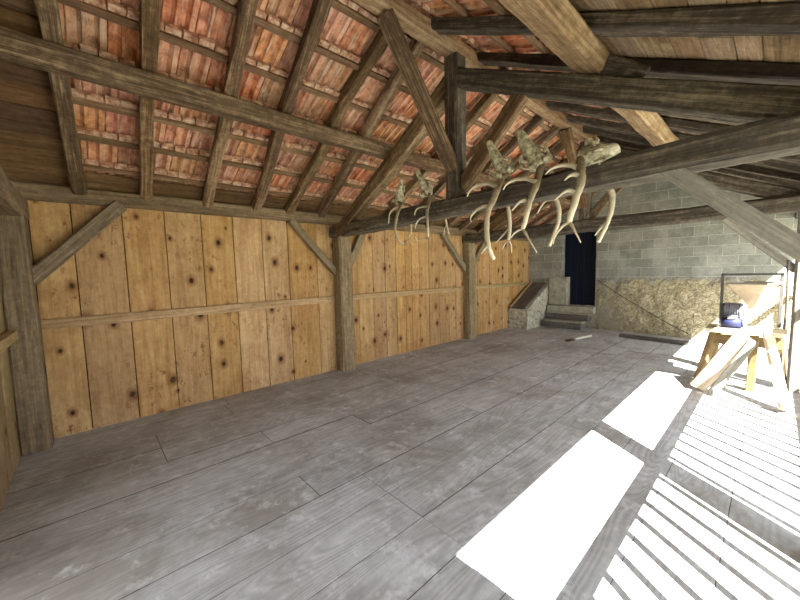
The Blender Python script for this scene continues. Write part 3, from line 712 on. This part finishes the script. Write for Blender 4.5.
def antler(bm, main, tines, r0, bumpy=.25):
    """main beam and tines grown as tubes; 'tipness' bleaches the points"""
    lay = bm.verts.layers.float.new('tipness') if 'tipness' not in bm.verts.layers.float else bm.verts.layers.float['tipness']
    def run(pts, ra, rb, t0, t1):
        n0 = len(bm.verts); n = len(pts)
        rad = [ra + (rb - ra) * (i / (n - 1)) ** 1.4 for i in range(n)]
        tube(bm, pts, rad, n=9, sub=5, bumpy=bumpy)
        bm.verts.ensure_lookup_table(); vs = bm.verts[n0:]
        for k, v in enumerate(vs): v[lay] = t0 + (t1 - t0) * (k / max(1, len(vs) - 1)) ** 1.6
    run(main, r0, r0 * .55 if tines else .004, .0, .75)
    Pm = [Vector(p) for p in main]
    for t in tines:
        i = min(range(len(Pm)), key=lambda j: (Pm[j] - Vector(t[0])).length)
        ra = r0 * (1 - .45 * i / (len(Pm) - 1)) * .72
        run(t, ra, .003, .25, 1.0)

def skull(bm, L, fat=1.0):
    """deer skull along +X (0 = back of the cranium, L = muzzle), +Z = forehead"""
    n = 20; st = [(0, .030, .030, .0), (.03, .050, .052, .004), (.10, .058, .060, .006), (.20, .056, .056, .004), (.30, .066, .054, .0), (.38, .062, .050, -.004), (.48, .044, .044, -.010), (.62, .036, .036, -.016), (.76, .030, .026, -.022), (.88, .028, .018, -.026), (.97, .022, .012, -.028), (1.0, .010, .008, -.028)]
    rings = []
    for (t, w, h, dz) in st:
        ring = []
        for j in range(n):
            a = 2 * PI * j / n; x = t * L; y = math.cos(a) * w * fat * L / .38; z = (math.sin(a) * h * fat + dz) * L / .38
            # eye sockets sink into the sides
            if .22 < t < .45 and abs(math.cos(a)) > .72: y *= .62
            if .22 < t < .45 and .3 < math.sin(a) < .75: y *= 1.12
            if t > .6 and math.sin(a) < -.5: z *= .75
            d = noise.noise_vector((x * 30, y * 30, z * 30)) * .009
            ring.append(bm.verts.new((x + d.x, y + d.y, z + d.z)))
        rings.append(ring)
    for a, b in zip(rings, rings[1:]):
        for j in range(n): bm.faces.new((a[j], a[(j + 1) % n], b[(j + 1) % n], b[j]))
    bm.faces.new(list(reversed(rings[0]))); bm.faces.new(rings[-1])
    k = L / .38 * (1 + (fat - 1) * .9)
    for s in (-1, 1):
        # brow ridge and cheek arch
        tube(bm, [(.10 * L, s * .058 * k, .02 * k), (.22 * L, s * .082 * k, .004 * k), (.36 * L, s * .078 * k, -.012 * k), (.48 * L, s * .046 * k, -.022 * k)], [.008 * k, .011 * k, .012 * k, .008 * k], n=6, sub=3)
        tube(bm, [(.24 * L, s * .055 * k, .045 * k), (.32 * L, s * .076 * k, .034 * k), (.42 * L, s * .058 * k, .026 * k)], [.007 * k, .01 * k, .007 * k], n=6, sub=3)
        tube(bm, [(.10 * L, s * .035 * k, .045 * k), (.07 * L, s * .052 * k, .095 * k)], [.022 * k, .026 * k], n=8, sub=2)
        tube(bm, [(.70 * L, s * .014 * k, .006 * k), (.86 * L, s * .016 * k, -.006 * k), (.94 * L, s * .010 * k, -.012 * k)], [.012 * k, .009 * k, .004 * k], n=6, sub=2)
    bmesh.ops.recalc_face_normals(bm, faces=bm.faces)

TLAB = {'T1': ('small pale antlered skull farthest left on the tie beam, antlers curling down', .017, .27, (0, -1, .1)),
        'T2': ('small antlered skull on the tie beam just left of the king post', .017, .31, (.3, -1, .1)),
        'T3': ('antlered stag skull just right of the king post, long antler hanging in front', .029, .34, (.4, -1, .2)),
        'T4': ('antlered stag skull in the middle of the right-hand trio, muzzle up', .029, .36, (.5, -1, .2)),
        'T5': ('antlered stag skull farthest right, bleached and pointing sideways', .031, .29, (.35, .9, .5))}
for key, d in TROPHIES.items():
    lab, r0, L, upv = TLAB[key]
    B = Vector(d['skull'][0]); N_ = Vector(d['skull'][1])
    B.z = max(B.z, 2.385); dirv = (N_ - B).normalized()
    base = Vector((B.x, B.y, 2.335))
    e = empty('antler_trophy', base, lab, 'antlers', 'antlered skulls on the tie beam')
    FAT = {'T3': 1.25, 'T4': 1.35, 'T5': 1.8}.get(key, 1.1)
    bm = bmesh.new(); skull(bm, L, FAT)
    M, _ = frame(B - base, B - base + dirv, upv)
    so = link('skull', bm, M_skull, e, smooth=True); so.matrix_basis = M
    bm = bmesh.new()
    for s in (-1, 1):
        for k in range(6):
            x = L * (.46 + k * .045); kk = L / .38 * (1 + (FAT - 1) * .8)
            tube(bm, [(x, s * .024 * kk, -.040 * kk), (x + .006, s * .03 * kk, -.074 * kk)], [.009 * kk, .007 * kk], n=6, sub=1)
    box(bm, (L * .45, -.028 * L / .38, -.046 * L / .38), (L * .70, .028 * L / .38, -.038 * L / .38))
    t_ = link('teeth', bm, M_skull, so)
    off = base
    front = [Vector(p) - off for p in d['front']]; ft = [[Vector(p) - off for p in t] for t in d['ftines']]
    front = [(M @ Vector((.07 * L, -.02, .03)))] + front
    bm = bmesh.new(); antler(bm, front, ft, r0); link('antler', bm, M_antler, e)
    back = [Vector(p) - off for p in d['back']]; bt = [[Vector(p) - off for p in t] for t in d['btines']]
    st = M @ Vector((.07 * L, .02, .05))
    mid = Vector(((st.x + back[0].x) / 2, 2.97 - off.y, .05))
    back = [st, mid] + back
    bm = bmesh.new(); antler(bm, back, bt, r0 * .85); link('antler', bm, M_antler, e)

# ------------------------------------------------------------------ light
W = bpy.data.worlds.new('World'); S.world = W; W.use_nodes = True
bg = W.node_tree.nodes['Background']; bg.inputs[0].default_value = (.90, .95, 1.0, 1); bg.inputs[1].default_value = 4.2
sun = bpy.data.lights.new('sun', 'SUN'); sun.energy = 46; sun.angle = math.radians(.3); sun.color = (1.0, .98, .95)
so = bpy.data.objects.new('sun', sun); COL.objects.link(so); so.location = (12, -6, 12)
K = .84
so.rotation_euler = Vector((-K, .68 * K, -1)).to_track_quat('-Z', 'Y').to_euler()

# ------------------------------------------------------------------ camera
cam = bpy.data.cameras.new('camera'); cam.sensor_width = 36; cam.lens = 341.94 / 800 * 36; cam.clip_start = .05; cam.clip_end = 200
co = bpy.data.objects.new('camera', cam); COL.objects.link(co)
Fv = Vector((-.736538, .671203, -.083656)); Rv = Vector((.674898, .737491, -.024887)); Uv = Vector((-.044991, .074790, .996184))
co.matrix_world = Matrix(((Rv.x, Uv.x, -Fv.x, 4.8509), (Rv.y, Uv.y, -Fv.y, 0), (Rv.z, Uv.z, -Fv.z, 1.6), (0, 0, 0, 1)))
S.camera = co
S.view_settings.view_transform = 'Standard'; S.view_settings.look = 'None'; S.view_settings.gamma = 1; S.view_settings.exposure = .24; S.view_settings.use_curve_mapping = False
S.cycles.diffuse_bounces = 6; S.cycles.max_bounces = 10
